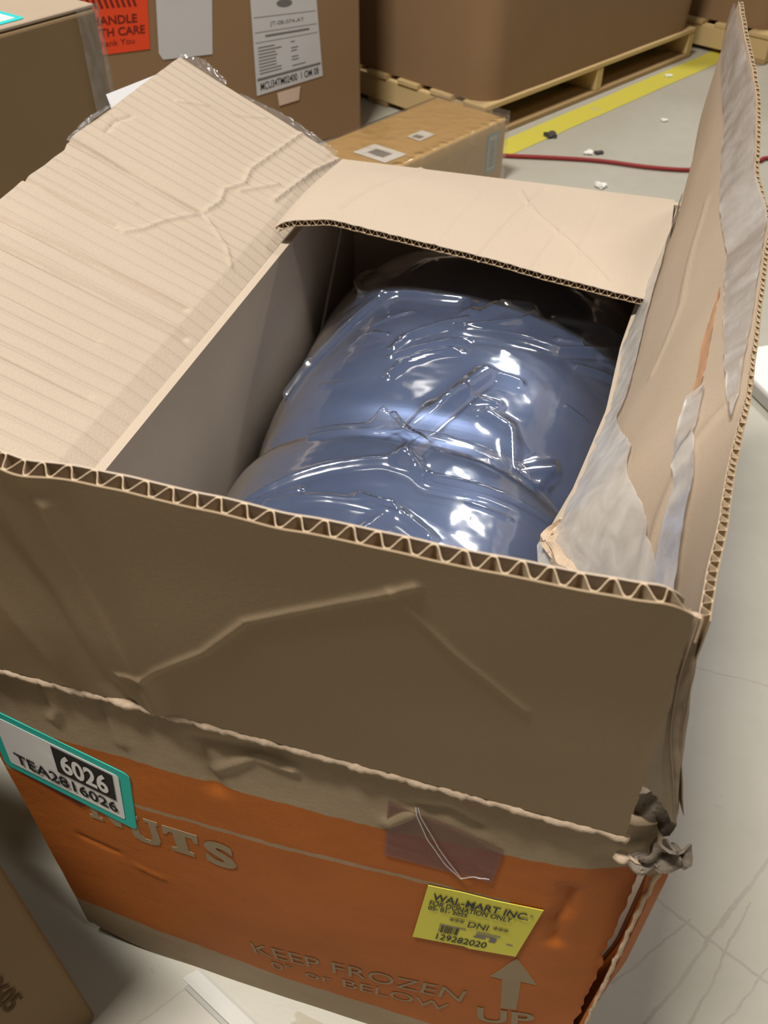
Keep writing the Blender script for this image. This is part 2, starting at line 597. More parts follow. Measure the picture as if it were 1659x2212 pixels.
dv_ = np.array([.464, .886])
nv_ = np.array([.886, -.464])
ln0, ln1 = np.array([.018, 3.02]) - 2.2 * dv_, np.array([.018, 3.02]) + 2.0 * dv_
V = []
for k in range(41):
    c = ln0 + (ln1 - ln0) * k / 40
    for s in (-1, 1):
        w = 0.055 + random.uniform(-.002, .002)
        V.append((*(c + nv_ * s * w), 0.0015))
yl = raw('floor_marking_line', V, [(2 * k, 2 * k + 1, 2 * k + 3, 2 * k + 2) for k in range(40)], M_ypaint)
tag(yl, 'yellow painted line on the floor along the wooden pallet', 'floor marking', kind='structure')

# ------------------------------------------------------------------ the open carton
W, D, H = 0.63, 1.164, 0.636
T = 0.013
box_ = thing('open_carton', 'large open orange-printed cardboard carton with raised torn flaps, in the foreground', 'carton')

# front panel (outer face y = 0)
fp_cre = [([(.245, .583), (.257, .533)], -.006, .02), ([(.324, .615), (.245, .600)], -.005, .02), ([(.257, .56), (.30, .60), (.339, .597)], .004, .01),
          ([(.447, .586), (.423, .553)], .004, .012), ([(.447, .590), (.475, .598), (.50, .585)], -.005, .014),
          ([(.585, .52), (.588, .48), (.582, .455), (.588, .41)], -.007, .014), ([(.10, .62), (.105, .59), (.095, .57)], .004, .012),
          ([(.16, .62), (.165, .56)], .003, .01), ([(.064, .326), (.109, .319)], -.003, .008), ([(.13, .30), (.16, .29)], .002, .008)]


def P_front(u, v):
    x = u * (W + 0.008) + 0.0
    z = v * H
    # rounded, crushed lower left corner
    lift = np.maximum(0, 1 - x / 0.12) ** 2 * 0.045
    z = z + lift * (1 - v)
    y = creases(x, z, fp_cre) * -1 + 0.004 * wob(x, z, 14) * 0.35 - 0.010 * np.sin(np.pi * u) * np.sin(np.pi * v)
    # edge near the slit pulls inward and curls
    y = y + 0.012 * np.maximum(0, (x - 0.57) / 0.06) ** 2 * np.clip((z - .1) / .4, 0, 1)
    x = x + 0.004 * np.where(u > 0.999, wob(z, z, 60), 0)
    return np.stack([x, y, z], -1)


front_panel = sheet('front_panel', P_front, 150, 130, T, M_orange, box_)
tag(front_panel, 'orange printed front with bare brown strip along the top')


def to_front(x, z, k):
    # follow the bulge of the panel
    u, v = np.array(x / (W + .008)), np.array(min(max(z / H, 0), 1))
    p = P_front(np.array([u]), np.array([v]))[0]
    return (x, min(p[1], 0.004) - k, z)


# side and back panels
def P_left(u, v):
    y, z = u * D, v * H
    lift = np.maximum(0, 1 - y / 0.10) ** 2 * 0.04
    return np.stack([0.0 + 0.012 * np.sin(np.pi * u) * np.sin(np.pi * v) * -1, y, z + lift * (1 - v)], -1)


sheet('left_panel', P_left, 40, 30, -T, M_kraft_in, box_)

by = np.array([.005, .012, .12, .252, .294, .318, .396, .458, .554, .707, .839, 1.10, 1.16])
bx = np.array([.645, .643, .612, .541, .514, .512, .529, .537, .549, .552, .563, .597, .602])
bz = np.array([.665, .662, .640, .632, .636, .636, .636, .636, .636, .636, .636, .636, .636])
ty = np.array([.005, .1, .2, .3, .5, .62, .72, .9, 1.05, 1.16])
tx = np.array([.607, .616, .628, .641, .655, .663, .652, .640, .622, .606])
tz = np.array([.882, .875, .860, .852, .854, .859, .868, .904, .930, .948])


def P_right(u, v):
    y, z = u * D, v * H
    zz = z / H
    top_in = np.minimum(np.interp(y, by, bx), W) - W
    flare = 0.036 * np.exp(-((y - 0.038) / 0.030) ** 2) * np.clip((z - .05) / .3, 0, 1) * (1 - .7 * np.clip((z - .54) / .06, 0, 1))
    # ridge that the tear left standing at the front corner
    x = W + 0.013 * np.exp(-(y / .025) ** 2) + np.minimum(top_in, 0) * zz ** 7 * np.clip((y - .05) / .1, 0, 1) + flare
    zt = z * np.where(y < .02, .965, np.interp(y, [.02, .06, .26], [.965, .985, .992]))
    return np.stack([x, y + 0.004, zt], -1)


rp = sheet('right_panel', P_right, 160, 40, T * .4, M_orange, box_)
sheet('inner_liner', lambda u, v: P_right(.04 + .96 * u, v) - np.array([T * .45, 0, 0]), 80, 30, T * .5, M_kraft_in, rp)
tag(rp, 'orange printed side torn open along the front corner')


def P_back(u, v):
    return np.stack([u * W, D + 0 * u + 0.01 * np.sin(np.pi * u) * v, v * H], -1)


sheet('back_panel', P_back, 30, 20, T, M_kraft_in, box_)
bevel_box('bottom_panel', 0.012, W - .012, 0.012, D - .012, 0.004, 0.016, M_kraft_in, box_, 0.002, 1)

# front flap, raised, leaning out a little
FL = 0.288
LEAN = math.radians(6)
ff_cre = [([(.202, .259), (.211, .177), (.22, .061), (.219, .0)], .0055, .020), ([(.22, .061), (.285, .123), (.327, .179), (.363, .204), (.424, .244), (.445, .26)], .0020, .006),
          ([(.148, .224), (.164, .143), (.178, .025), (.191, .0)], -.0055, .018), ([(.196, .05), (.22, .058)], .002, .006), ([(.10, .20), (.13, .06)], .004, .02),
          ([(.43, .25), (.47, .20), (.52, .15)], .0012, .006)]


def P_fflap(u, v):
    # right edge slants inwards towards the top and is slightly ragged
    xr = np.interp(v, [0, .05, .33, .65, 1], [.613, .611, .608, .604, .598]) + 0.0012 * wob(v * .3, v * .3, 300)
    x = 0.004 + u * (xr - 0.004)
    top = FL + 0.0015 * wob(x, x * 0, 40) - 0.016 * np.clip((x - .575) / .025, 0, 1) ** 2 + 0.004 * np.clip((x - .5) / .07, 0, 1)
    w = v * top
    h = creases(x, w, ff_cre) + 0.003 * wob(x, w, 9) * np.minimum(1, v * 3)
    # top right corner curls back
    h = h - 0.010 * np.clip((x - .56) / .04, 0, 1) ** 2 * v ** 2
    # peeled liner notch on the left
    h = h + 0.004 * np.exp(-((x - .195) / .02) ** 2) * np.clip((v - .9) / .1, 0, 1)
    y = -0.006 - w * math.sin(LEAN) - h * math.cos(LEAN)
    z = H + 0.004 + w * math.cos(LEAN) - h * math.sin(LEAN)
    return np.stack([x, y, z], -1)


ffl = corrugated('front_flap', P_fflap, 360, 170, 0.0135, 36, M_outer, M_kraft_in, M_flute, box_)
tag(ffl, 'upright plain brown front flap with open fluted top edge')


# lighter roughed fold between front panel and front flap
def tube(name, pts, rad, mat, parent=None, seg=10, taper=None):
    pts = [Vector(p) for p in pts]
    V, F = [], []
    for i, p in enumerate(pts):
        d = (pts[min(i + 1, len(pts) - 1)] - pts[max(i - 1, 0)]).normalized()
        a = d.orthogonal().normalized() if abs(d.z) > .95 else d.cross(Vector((0, 0, 1))).normalized()
        b = d.cross(a)
        r = rad if not callable(rad) else rad(i / (len(pts) - 1))
        for k in range(seg):
            t = 2 * math.pi * k / seg
            V.append(p + a * r * math.cos(t) + b * r * math.sin(t))
    n = len(pts)
    for i in range(n - 1):
        for k in range(seg):
            F.append((i * seg + k, i * seg + (k + 1) % seg, (i + 1) * seg + (k + 1) % seg, (i + 1) * seg + k))
    F.append(tuple(range(seg))[::-1])
    F.append(tuple((n - 1) * seg + k for k in range(seg)))
    return raw(name, V, F, mat, parent, True)


fold = tube('fold_edge', [(0.004 + 0.610 * k / 160, -0.004 + .0012 * math.sin(k * .9) * random.random(), H + .0015 * random.uniform(-1, 1)) for k in range(161)],
            lambda s: 0.0042 + 0.0010 * math.sin(s * 90) * random.random(), M_fibre, box_)
tag(fold, 'pale scuffed fold line along the top of the orange front')

# left flap, folded outwards
LT = math.radians(22)
lf_cre = [([(.799, .343), (.807, .231), (.804, .119)], -.0100, .013), ([(.804, .119), (.74, .150), (.695, .164), (.67, .18)], .0035, .007),
          ([(.804, .119), (.85, .112), (.886, .121), (.93, .105), (.975, .114), (1.165, .094)], .0045, .009), ([(.906, .101), (.98, .064)], .0035, .008),
          ([(.804, .119), (.753, .056), (.718, .033)], .003, .007), ([(.93, .05), (.975, .045), (1.08, .033), (1.17, .014)], .005, .009),
          ([(.67, .343), (.673, .197)], -.0075, .010), ([(.575, .34), (.583, .147), (.584, .043)], -.0075, .010), ([(.526, .34), (.532, .153), (.534, .018)], -.007, .010),
          ([(1.037, .283), (1.082, .242), (1.10, .20), (1.143, .16)], .003, .007), ([(.864, .317), (.90, .322), (.935, .311)], -.003, .007),
          ([(.45, .34), (.45, .1)], -.003, .012), ([(.36, .34), (.36, .06)], -.003, .012), ([(.74, .3), (.74, .2)], .0025, .008)]


def P_lflap(u, v):
    y = 0.01 + u * (D - 0.006)
    L = 0.343 - 0.010 * np.clip((.80 - y) / .03, 0, 1) + 0.002 * wob(y, y * 0, 30)
    w = v * L
    th = LT + np.radians(4.0) * np.clip((y - .6) / .55, -1, 1)
    h = creases(y, w, lf_cre) + 0.0035 * wob(y, w, 8) * np.minimum(1, v * 3)
    h = h - 0.008 * np.clip(1 - v * 10, 0, 1)
    x = -w * np.cos(th) + h * np.sin(th)
    z = H + 0.004 + w * np.sin(th) + h * np.cos(th)
    return np.stack([x, y, z], -1)


lfl = corrugated('left_flap', lambda u, v: P_lflap(u, v), 460, 150, 0.012, 60, M_kraft_wash, M_outer, M_flute, box_)
# board grows downwards: outer face is the visible inside of the carton
tag(lfl, 'creased pale flap folded outwards over the left side')

# back flap, folded flat over the opening
bf_cre = [([(.141, .0), (.141, .029), (.102, .181), (.082, .285)], .003, .010), ([(.331, .06), (.345, .10), (.376, .168), (.439, .249), (.503, .345)], .0035, .007),
          ([(.369, .03), (.345, .18), (.321, .34)], -.003, .010), ([(.42, .20), (.40, .35)], -.002, .008), ([(.27, .10), (.25, .34)], .0015, .008),
          ([(.47, .08), (.45, .34)], -.0015, .01)]


def P_bflap(u, v):
    x = -0.006 + u * 0.590
    L = np.interp(x, [-.01, .003, .09, .214, .317, .419, .5, .57], [.332, .330, .322, .335, .345, .362, .372, .378]) + .0018 * wob(x, x * 0, 110)
    w = v * L
    h = creases(x, w, bf_cre) + 0.003 * wob(x, w, 9) * np.minimum(1, v * 4)
    lift = np.interp(x, [-.01, .08, .3, .6], [.028, .040, .030, .012])
    z = H + 0.010 + lift * np.sin(np.clip(v, 0, 1) * 1.7) + h
    z = z - 0.010 * np.clip(1 - (x + .006) / .03, 0, 1) ** 2 * v
    return np.stack([x, D - w, z], -1)


bfl = corrugated('back_flap', lambda u, v: P_bflap(1 - u, v), 260, 150, 0.010, 52, M_kraft_in, M_outer, M_flute, box_)
tag(bfl, 'pale flap folded in over the back of the opening')


# right flap, standing, torn and pushed in at the front
def P_rflap(u, v):
    y = 0.006 + u * (D - 0.012)
    B = np.stack([np.interp(y, by, bx), y, np.interp(y, by, bz)], -1)
    Tt = np.stack([np.interp(y, ty, tx), y, np.interp(y, ty, tz)], -1)
    P = B + (Tt - B) * v[..., None]
    bow = np.sin(np.pi * v) * 0.010 + 0.004 * wob(y, v * .3, 12) + creases(y, v * .3, [([(.5, .12), (.8, .2)], .003, .01), ([(.1, .05), (.3, .28)], .003, .012)])
    P[..., 0] -= bow
    P[..., 2] += 0.003 * wob(y, y * 0, 60) * v
    P[..., 0] += 0.003 * wob(y, y * 0 + 1, 90) * np.clip(1 - v * 5, 0, 1)
    return P


rfl = corrugated('right_flap', lambda u, v: P_rflap(1 - u, v), 260, 60, 0.007, 110, M_kraft, M_outer, M_flute, box_)
tag(rfl, 'standing right flap, torn at its foot and patched with clear tape')


def tape_on_right(name, y0, y1, lo, hi, mat, nu=60, nv=16, off=0.004, amp=0.003, freq=70):
    def P(u, v):
        y = y0 + u * (y1 - y0)
        l, h = np.interp(y, *lo), np.interp(y, *hi)
        w = l + v * (h - l)
        uu = np.clip((y - .006) / (D - .012), 0, 1)
        X = P_rflap(uu, w)
        X[..., 0] -= off + amp * np.abs(wob(y, w * .3, freq)) + .0003 * wob(y, w, 120)
        X[..., 2] += .004 * wob(y + 3, w * 0, 120) * (np.abs(v - .5) * 2) ** 6
        return X
    return open_sheet(name, P, nu, nv, mat, rfl)


t1 = tape_on_right('packing_tape', .14, 1.12, ([.14, .22, .28, .33, .40, .6, 1.12], [.02, .0, -.10, -.16, -.06, -.03, -.02]),
                   ([.14, .24, .35, .42, .485, .62, .81, .95, 1.12], [.57, .56, .48, .30, .17, .18, .30, .24, .14]), M_tape_torn, 140, 24, 0.004, 0.002, 40)
tag(t1, 'crinkled hazy tape torn along the foot of the flap')
t2 = tape_on_right('packing_tape', .06, .352, ([.06, .10, .133, .223, .352], [.45, .50, .53, .74, .77]), ([.06, .10, .2, .345], [.68, .73, .84, .85]), M_tape_white, 60, 10, 0.006, .0015, 60)
tag(t2, 'clear tape strip stuck across the flap')
t3 = tape_on_right('packing_tape', .26, 1.155, ([.26, .31, .56, .77, 1.0, 1.11, 1.155], [.99, .95, .83, .81, .80, .84, .90]),
                   ([.26, .6, .9, 1.155], [1.0, 1.03, 1.02, 1.0]), M_tape_white, 140, 24, 0.006, 0.0025, 26)
tag(t3, 'wide hazy tape peeling over the top of the flap')


M_smear = paper('rubbed_orange_ink', (0.40, 0.225, 0.125), bump=0.1)
sm_ = tape_on_right('orange_smear', .35, .56, ([.35, .45, .56], [.765, .755, .775]), ([.35, .45, .56], [.80, .80, .785]), M_smear, 30, 4, 0.0006, 0.0, 10)
tag(sm_, 'faint rubbed orange ink mark')


def tape_strip(name, pts, width, mat, parent, up_=(0, 0, 1), amp=.004, nu=60, nv=8):
    """crinkled strip of film along a 3-D polyline, rising in direction up_"""
    pts = np.array(pts, float)
    s = np.r_[0, np.cumsum(np.linalg.norm(np.diff(pts, axis=0), axis=1))]
    s /= s[-1]
    up_ = np.array(up_, float)

    def P(u, v):
        c = np.stack([np.interp(u, s, pts[:, k]) for k in range(3)], -1)
        w = np.interp(u, np.linspace(0, 1, len(width)), width) * (1 + .15 * wob(u * 3, u * 0, 9))
        r = amp * wob(u * 1.2, v * .5, 16)
        return c + up_ * (w * v)[..., None] + np.stack([r, -r, r * .5], -1) * (v * 1.0)[..., None]
    return open_sheet(name, P, nu, nv, mat, parent)


def LP(y, w, dz=0.002):
    u = (y - .01) / (D - .006)
    p = P_lflap(np.array([u]), np.array([w / .343]))[0]
    return (p[0], p[1], p[2] + dz)


e1 = tape_strip('packing_tape', [LP(1.163, .34), LP(1.165, .30), LP(1.166, .25)], [.010, .026, .010], M_tape_soft, lfl, (-.05, .7, .55), .003, 40)
e2 = tape_strip('packing_tape', [LP(1.166, .22), LP(1.166, .12), LP(1.166, .02)], [.004, .018, .012], M_tape_soft, lfl, (-.05, .8, .4), .003, 50)
e3 = tape_strip('packing_tape', [LP(.80, .341, .004), LP(.87, .341, .004), LP(.93, .341, .004)], [.006, .010, .005], M_tape_soft, lfl, (-.8, 0, .4), .003, 40)
# shipping label under the free edge of the left flap
lab = raw('shipping_label', [], [], M_grey, lfl)
q = [np.array(p) for p in ((-.327, 1.120, .776), (-.346, .969, .785), (-.318, .935, .772), (-.25, .93, .738), (-.25, 1.11, .738))]
lab.data.from_pydata([tuple(p) for p in q] + [tuple(p - np.array([0, 0, .001])) for p in q], [],
                     [(0, 1, 2, 3, 4), (9, 8, 7, 6, 5)] + [(i, i + 5, (i + 1) % 5 + 5, (i + 1) % 5) for i in range(5)])
tag(lab, 'pale grey label jutting out past the left flap')

# torn front right corner: curled pulp scraps around a hole whose dark is modelled as grey sheets
def scrap(c, rx, ry, rz, seed, mat, ntheta=26, nr=9):
    r_ = np.random.default_rng(seed)
    ph = r_.uniform(0, 6.28, 6)

    def P(u, v):
        t = u * 2 * np.pi
        r = v * (1 + .20 * np.sin(3 * t + ph[0]) + .08 * np.sin(7 * t + ph[1]))
        x = c[0] + rx * r * np.cos(t)
        z = c[2] + rz * r * np.sin(t)
        y = c[1] + ry * (np.sin(2.6 * r * np.cos(t) + ph[2]) * np.cos(2.4 * r * np.sin(t) + ph[3]) + .2 * np.sin(5 * r + ph[4]))
        return np.stack([x, y, z], -1)
    return sheet('torn_scrap_or_shade', P, ntheta, nr, .0022, mat, box_)


scrap((.644, .000, .616), .016, .008, .016, 1, M_torn_or_shade)
scrap((.632, -.004, .604), .016, .006, .008, 2, M_torn_or_shade)
scrap((.654, .008, .612), .010, .008, .018, 3, M_torn_or_shade)
scrap((.620, -.004, .606), .010, .004, .006, 4, M_fibre)
scrap((.622, .020, .650), .013, .004, .030, 5, M_torn_or_shade)  # grey sheet put in for the shade inside the hole
scrap((.637, .022, .636), .012, .004, .020, 6, M_torn_or_shade)  # second sheet, covers lit board where the hole is dark
# ragged pale lip along the slit
tube('torn_lip', [(.6470 + .0012 * math.sin(k * 1.7) * random.random(), .002 + .0015 * random.random(), .592 - .55 * k / 60) for k in range(61)],
     lambda s: .0016 + .0009 * random.random(), M_fibre, box_, 6)
# torn web of board between front flap and right flap
def P_web(u, v):
    z0 = .712 + (.652 - .712) * u ** 1.2 + .004 * wob(u * .1, u * 0, 160)
    z = z0 + (.880 - z0) * v
    xl = np.interp(z, [.65, .71, .80, .88], [.606, .606, .602, .597])
    xr = np.interp(z, [.649, .675, .717, .761, .811, .882], [.646, .642, .634, .627, .619, .609])
    x = xl + (xr - xl) * u
    y = -.004 + .012 * u + .006 * np.sin(u * 3.1) + .002 * wob(x, z, 60)
    return np.stack([x, y, z], -1)


web = sheet('torn_web', P_web, 24, 60, .004, M_kraft, box_)
tag(web, 'narrow torn strip of board under clear tape at the corner')

# torn brown foot of the right flap poking into the opening
def P_tear(u, v):
    y = .20 + u * .14
    x0 = np.interp(y, [.20, .25, .285, .30, .34], [.560, .540, .508, .498, .520])
    x = x0 + v * .06
    return np.stack([x + .003 * wob(y, v, 60), y, .636 + .010 * wob(y, v * .1, 40) + v * .02], -1)


tag(sheet('torn_board', P_tear, 40, 16, .006, M_fibre, box_), 'ragged brown torn board at the foot of the right flap')

# ---- print on the front
PR = lambda bl, br, tr, tl, off=0.0005: quad_map(bl, br, tr, tl, to_front, off)
decal_text('lettering', 'KEEP FROZEN', PR((.259, .147), (.512, .198), (.517, .236), (.255, .181)), M_tanprint, front_panel)
decal_text('lettering', '0° or BELOW', PR((.278, .112), (.499, .152), (.501, .181), (.276, .138)), M_tanprint, front_panel)
decal_text('lettering', 'UP', PR((.535, .150), (.597, .178), (.593, .218), (.531, .196)), M_tanprint, front_panel, bold=.02)
arr = [(.559, .355), (.585, .301), (.569, .301), (.573, .218), (.556, .211), (.550, .294), (.538, .294)]
ident = lambda u, v, k=0: to_front(u, v, .0006 + k)
decal_poly('printed_arrow', arr[::-1], ident, M_tanprint, front_panel, .0004)
# NUTS, slab letters by hand
decal_poly('lettering', [(.184, .426), (.224, .427), (.2225, .408), (.2185, .408), (.216, .416), (.2085, .416), (.2085, .384), (.214, .382), (.214, .374), (.188, .374), (.188, .382), (.1945, .384), (.1945, .416), (.190, .416), (.186, .408), (.182, .408)][::-1], ident, M_tanprint, front_panel, .0004)
decal_poly('lettering', [(.139, .427), (.156, .427), (.156, .420), (.1525, .420), (.1525, .388), (.157, .381), (.163, .381), (.167, .388), (.167, .420), (.1625, .420), (.1625, .427), (.179, .427), (.179, .420), (.176, .420), (.176, .386), (.172, .375), (.163, .371), (.152, .372), (.144, .377), (.1425, .386), (.1425, .420), (.139, .420)][::-1], ident, M_tanprint, front_panel, .0004)
decal_poly('lettering', [(.092, 0.440), (.106, 0.440), (.123, 0.407), (.123, 0.433), (.119, 0.433), (.119, 0.440), (.134, 0.440), (.134, 0.433), (.131, 0.433), (.131, 0.388), (.122, 0.388), (.104, 0.422), (.104, 0.395), (.108, 0.395), (.108, 0.388), (.092, 0.388), (.092, 0.395), (.096, 0.395), (.096, 0.433), (.092, 0.433)][::-1], ident, M_tanprint, front_panel, .0004)
decal_text('lettering', 'S', PR((.228, .373), (.264, .374), (.263, .427), (.230, .427)), M_tanprint, front_panel, bold=.05)

# teal label, its lower left wrapping near the corner
TL = PR((.004, .447), (.150, .396), (.163, .507), (.012, .558), .0012)
tl = decal_poly('teal_label', rrect(0, 0, 1, 1, .05, 1.2), TL, M_teal, box_, .0008)
tag(tl, 'teal bordered label reading 6026 TEA2816026')
TI = lambda k: (lambda u, v, q=0: TL(.06 + u * .86, .11 + v * .79, .0004 * k + q))
decal_poly('label_panel', rrect(0, 0, 1, 1, .03, 1.3), TI(1), M_white, tl, .0003)
decal_poly('number_panel', rect(.46, .40, .95, .96), TI(2), M_ink, tl, .0003)
decal_text('number', '6026', TI(2.5), M_white, tl, (.51, .47, .90, .88), bold=.03)
decal_text('number', 'TEA2816026', TI(2), M_ink, tl, (.07, .10, .95, .34), bold=.02)

# yellow label
YL = PR((.453, .345), (.557, .361), (.570, .475), (.464, .465), .0018)
ylb = decal_poly('yellow_label', [(0, 0), (.5, .01), (.56, -.02), (1, 0), (1, 1), (.6, .99), (.3, 1.01), (0, 1)], YL, M_yellow, box_, .0006)
tag(ylb, 'yellow donation sticker printed with black text')
YI = lambda k: (lambda u, v, q=0: YL(u, v, .0003 * k + q))
for s, bx4, bd in (('WAL-MART INC.', (.07, .78, .92, .90), .02), ('FOR DONATION ONLY', (.06, .68, .80, .77), .02), ('05- 01- 2025', (.06, .60, .42, .67), .03),
                   ('*** DNI ***', (.28, .42, .82, .54), .01), ('129282020', (.22, .06, .70, .18), .01)):
    decal_text('printed_line', s, YI(1), M_ink, ylb, bx4, bd)
for k in range(11):
    w = random.choice((.006, .012, .016))
    decal_poly('barcode_bar', rect(.22 + k * .017, .21, .22 + k * .017 + w * .8, .34), YI(1), M_ink, ylb, .0002)
for u0, v0, u1, v1 in ((.21, .355, .46, .37), (.56, .34, .78, .355), (.56, .29, .74, .31), (.55, .24, .66, .27), (.70, .20, .76, .30), (.86, .22, .92, .235), (.92, .86, .95, .875)):
    decal_poly('print_mark', rect(u0, v0, u1, v1), YI(1), M_inkgrey, ylb, .0002)

# clear tape on the front
TP = PR((.421, .499), (.521, .500), (.526, .566), (.423, .590), .0016)
tag(decal_poly('packing_tape', [(0, 0), (1, 0), (1, .9), (.6, 1), (0, 1)], TP, M_tape_dark, front_panel, .0004), 'clear tape patch on the upper front')
TP2 = PR((.016, .440), (.085, .405), (.120, .440), (.030, .462), .0010)
decal_poly('packing_tape', rect(0, 0, 1, 1), TP2, M_tape_dark, front_panel, .0003)
for pts in ([(.447, .592), (.460, .548), (.478, .515), (.492, .497)], [(.449, .592), (.470, .540), (.494, .496)], [(.492, .497), (.505, .506), (.518, .508)]):
    fine = []
    for k in range(25):
        t = k / 24 * (len(pts) - 1)
        i = min(int(t), len(pts) - 2)
        a, b = np.array(pts[i]), np.array(pts[i + 1])
        p = a + (b - a) * (t - i)
        fine.append(to_front(p[0], p[1], .0030 + .0003 * math.sin(k * .5)))
    tube('tape_thread', fine, .0005, M_tape, front_panel, 5)
# ------------------------------------------------------------------ blue roll in the carton
bun = thing('blue_bundle', 'rolled blue satin bundle wrapped in clear plastic inside the open carton', 'bundle', (0.315, 0.58, 0.018))
Y0, Y1 = .035, 1.12


def bundle(phi, y, off=0.0):
    a = np.interp(y, [0, .4, .9, 1.2], [.265, .275, .296, .29]) + off
    b = .285 + off
    s, c = np.sin(phi), np.cos(phi)
    t = np.clip((y - Y0) / (Y1 - Y0), 0, 1)
    end = np.clip(1 - (2 * t - 1) ** 12, 0, 1) ** .5
    yc = .485 + .035 * np.cos(phi * 1.4 + .3)
    dip = 1 - .115 * np.exp(-((y - yc) / .030) ** 2) - .05 * np.exp(-((y - yc - .03) / .07) ** 2)
    bulge = 1 + .018 * wob(phi * .3, y, 7)
    k = end * dip * bulge
    pw = .80
    x = .317 + a * k * np.sign(s) * np.abs(s) ** pw
    z = .305 + b * np.where(c > 0, k, end * .97) * np.sign(c) * np.abs(c) ** pw
    return np.stack([np.clip(x, .016, .612), y, np.maximum(z, .020)], -1)


def local(X):
    return X - np.array([0.315, 0.58, 0.018])


bu = open_sheet('roll', lambda u, v: local(bundle((u * 2 - 1) * np.pi * .9999, Y0 + v * (Y1 - Y0))), 150, 170, M_blue_vinyl, bun)
tag(bu, 'satin blue roll with a deep crease across the middle')
wr = [([(-23, .82), (-19, .83), (-6, .82), (-1, .82), (0, .78)], .010, .012), ([(-12, .67), (-10, .70), (0, .76), (4, .82)], .009, .013), ([(-11, .61), (-8, .64), (0, .68)], .008, .011),
      ([(5, .83), (12, .84), (14, .82), (11, .79), (0, .74)], .010, .013), ([(1, .73), (11, .74), (23, .75), (49, .87)], .011, .016), ([(-8, .49), (-4, .52), (2, .57), (7, .64)], .016, .022),
      ([(-7, .49), (0, .49), (14, .49), (25, .50), (34, .52)], .012, .016), ([(3, .57), (9, .64), (16, .64)], .010, .015), ([(-5, .49), (1, .47), (0, .44), (0, .42)], .014, .012),
      ([(1, .42), (5, .40), (17, .41), (36, .42)], .010, .012), ([(-38, .33), (-23, .37), (-11, .40), (1, .43)], .008, .014), ([(-25, .33), (-9, .34), (0, .34)], .006, .012),
      ([(11, .57), (18, .56), (25, .52), (35, .54)], .014, .020), ([(-49, .62), (-35, .72), (-23, .83)], .012, .016), ([(-24, .47), (-8, .49)], .010, .016), ([(-35, .33), (-17, .35)], .006, .010),
      ([(-3, .26), (1, .34)], .006, .010), ([(-4, .35), (1, .34), (9, .31)], .008, .012), ([(-48, 1.03), (-48, .97), (-36, .87)], .010, .012), ([(20, .83), (37, .88), (50, .89)], .009, .012),
      ([(-12, .65), (1, .71)], .006, .009), ([(-1, .54), (5, .59), (13, .59)], .008, .012), ([(4, .40), (20, .41), (36, .41)], .006, .008), ([(22, .78), (30, .80)], .006, .008),
      ([(38, .80), (50, .84)], .007, .010), ([(30, .74), (47, .79)], .006, .010), ([(-20, .24), (5, .25), (20, .22)], .006, .012), ([(15, .30), (30, .28)], .004, .010)]
for k in range(12):
    p0, y0 = random.uniform(-55, 55), random.uniform(.2, .95)
    wr.append(([(p0, y0), (p0 + random.uniform(4, 14), y0 + random.uniform(-.03, .05))], random.uniform(.0015, .003), random.uniform(.005, .009)))
RAD = .34


def P_film(u, v):
    phi = (u * 2 - 1) * math.radians(112)
    y = Y0 + .012 + v * (Y1 - Y0 - .02)
    h = creases(phi * RAD, y, [([(math.radians(a) * RAD, b) for a, b in pts], amp, w) for pts, amp, w in wr])
    h = .005 + h * 1.25 + .0016 * np.abs(wob(phi * RAD * .6 + y * .5, y, 22)) + .0004 * wob(phi * RAD + 5, y, 75)
    # the film bridges the crease instead of diving into it
    yc = .485 + .035 * np.cos(phi * 1.4 + .3)
    h = h + .016 * np.exp(-((y - yc) / .03) ** 2)
    X = bundle(phi, y, 0)
    e = 1e-3
    n = np.cross(bundle(phi + e, y) - bundle(phi - e, y), bundle(phi, y + e) - bundle(phi, y - e))
    n /= np.linalg.norm(n, axis=-1, keepdims=True) + 1e-12
    sgn = np.sign(np.sum(n * (X - np.array([.317, 0, .305]) * np.array([1, 0, 1]) - np.stack([0 * y, y, 0 * y], -1)), -1))[..., None]
    X = X + n * sgn * h[..., None]
    X[..., 0] = np.clip(X[..., 0], .0145, .6155)
    return local(X)


pf = open_sheet('plastic_wrap', P_film, 330, 420, M_film, bun)
tag(pf, 'clear wrinkled plastic film over the blue roll')

# ------------------------------------------------------------------ other cartons
def frame(name, label, cat, P0, e, group=None):
    e = np.array(e) / np.hypot(*e)
    return thing(name, label, cat, (P0[0], P0[1], 0), math.atan2(e[1], e[0]), group)


# local axes of a carton: x along its visible face (0 at the right end), y into the carton, z up
def face(s, z, k):
    return (s, -.0008 - k, z)


# tall carton with papers
b2 = frame('labelled_carton', 'tall brown carton with red and white paper labels behind the open carton', 'carton', (-.557, 2.997), (.59, .807))
bevel_box('body', -1.35, 0, 0, .8, 0, .98, M_carton2, b2, .012, 3)
bevel_box('top_flap', -1.345, -.005, .005, .398, .981, .987, M_carton2, b2, .001, 1)
bevel_box('top_flap', -1.345, -.005, .402, .795, .981, .987, M_carton2, b2, .001, 1)
F2 = lambda bl, br, tr, tl, off=.001: quad_map(bl, br, tr, tl, face, off)
RD = F2((-1.05, .446), (-.822, .433), (-.800, .610), (-1.04, .632))
rd = decal_poly('red_label', rect(0, 0, 1, 1), RD, M_red, b2, .0006)
tag(rd, 'red handle with care label')
RI = lambda u, v, k=0: RD(u, v, .0004 + k)
decal_text('lettering', 'HANDLE', RI, M_inkred, rd, (.22, .44, .84, .57), .02)
decal_text('lettering', 'WITH CARE', RI, M_inkred, rd, (.10, .26, .94, .39), .02)
decal_text('lettering', 'Thank You', RI, M_inkred, rd, (.22, .12, .78, .21), .0)
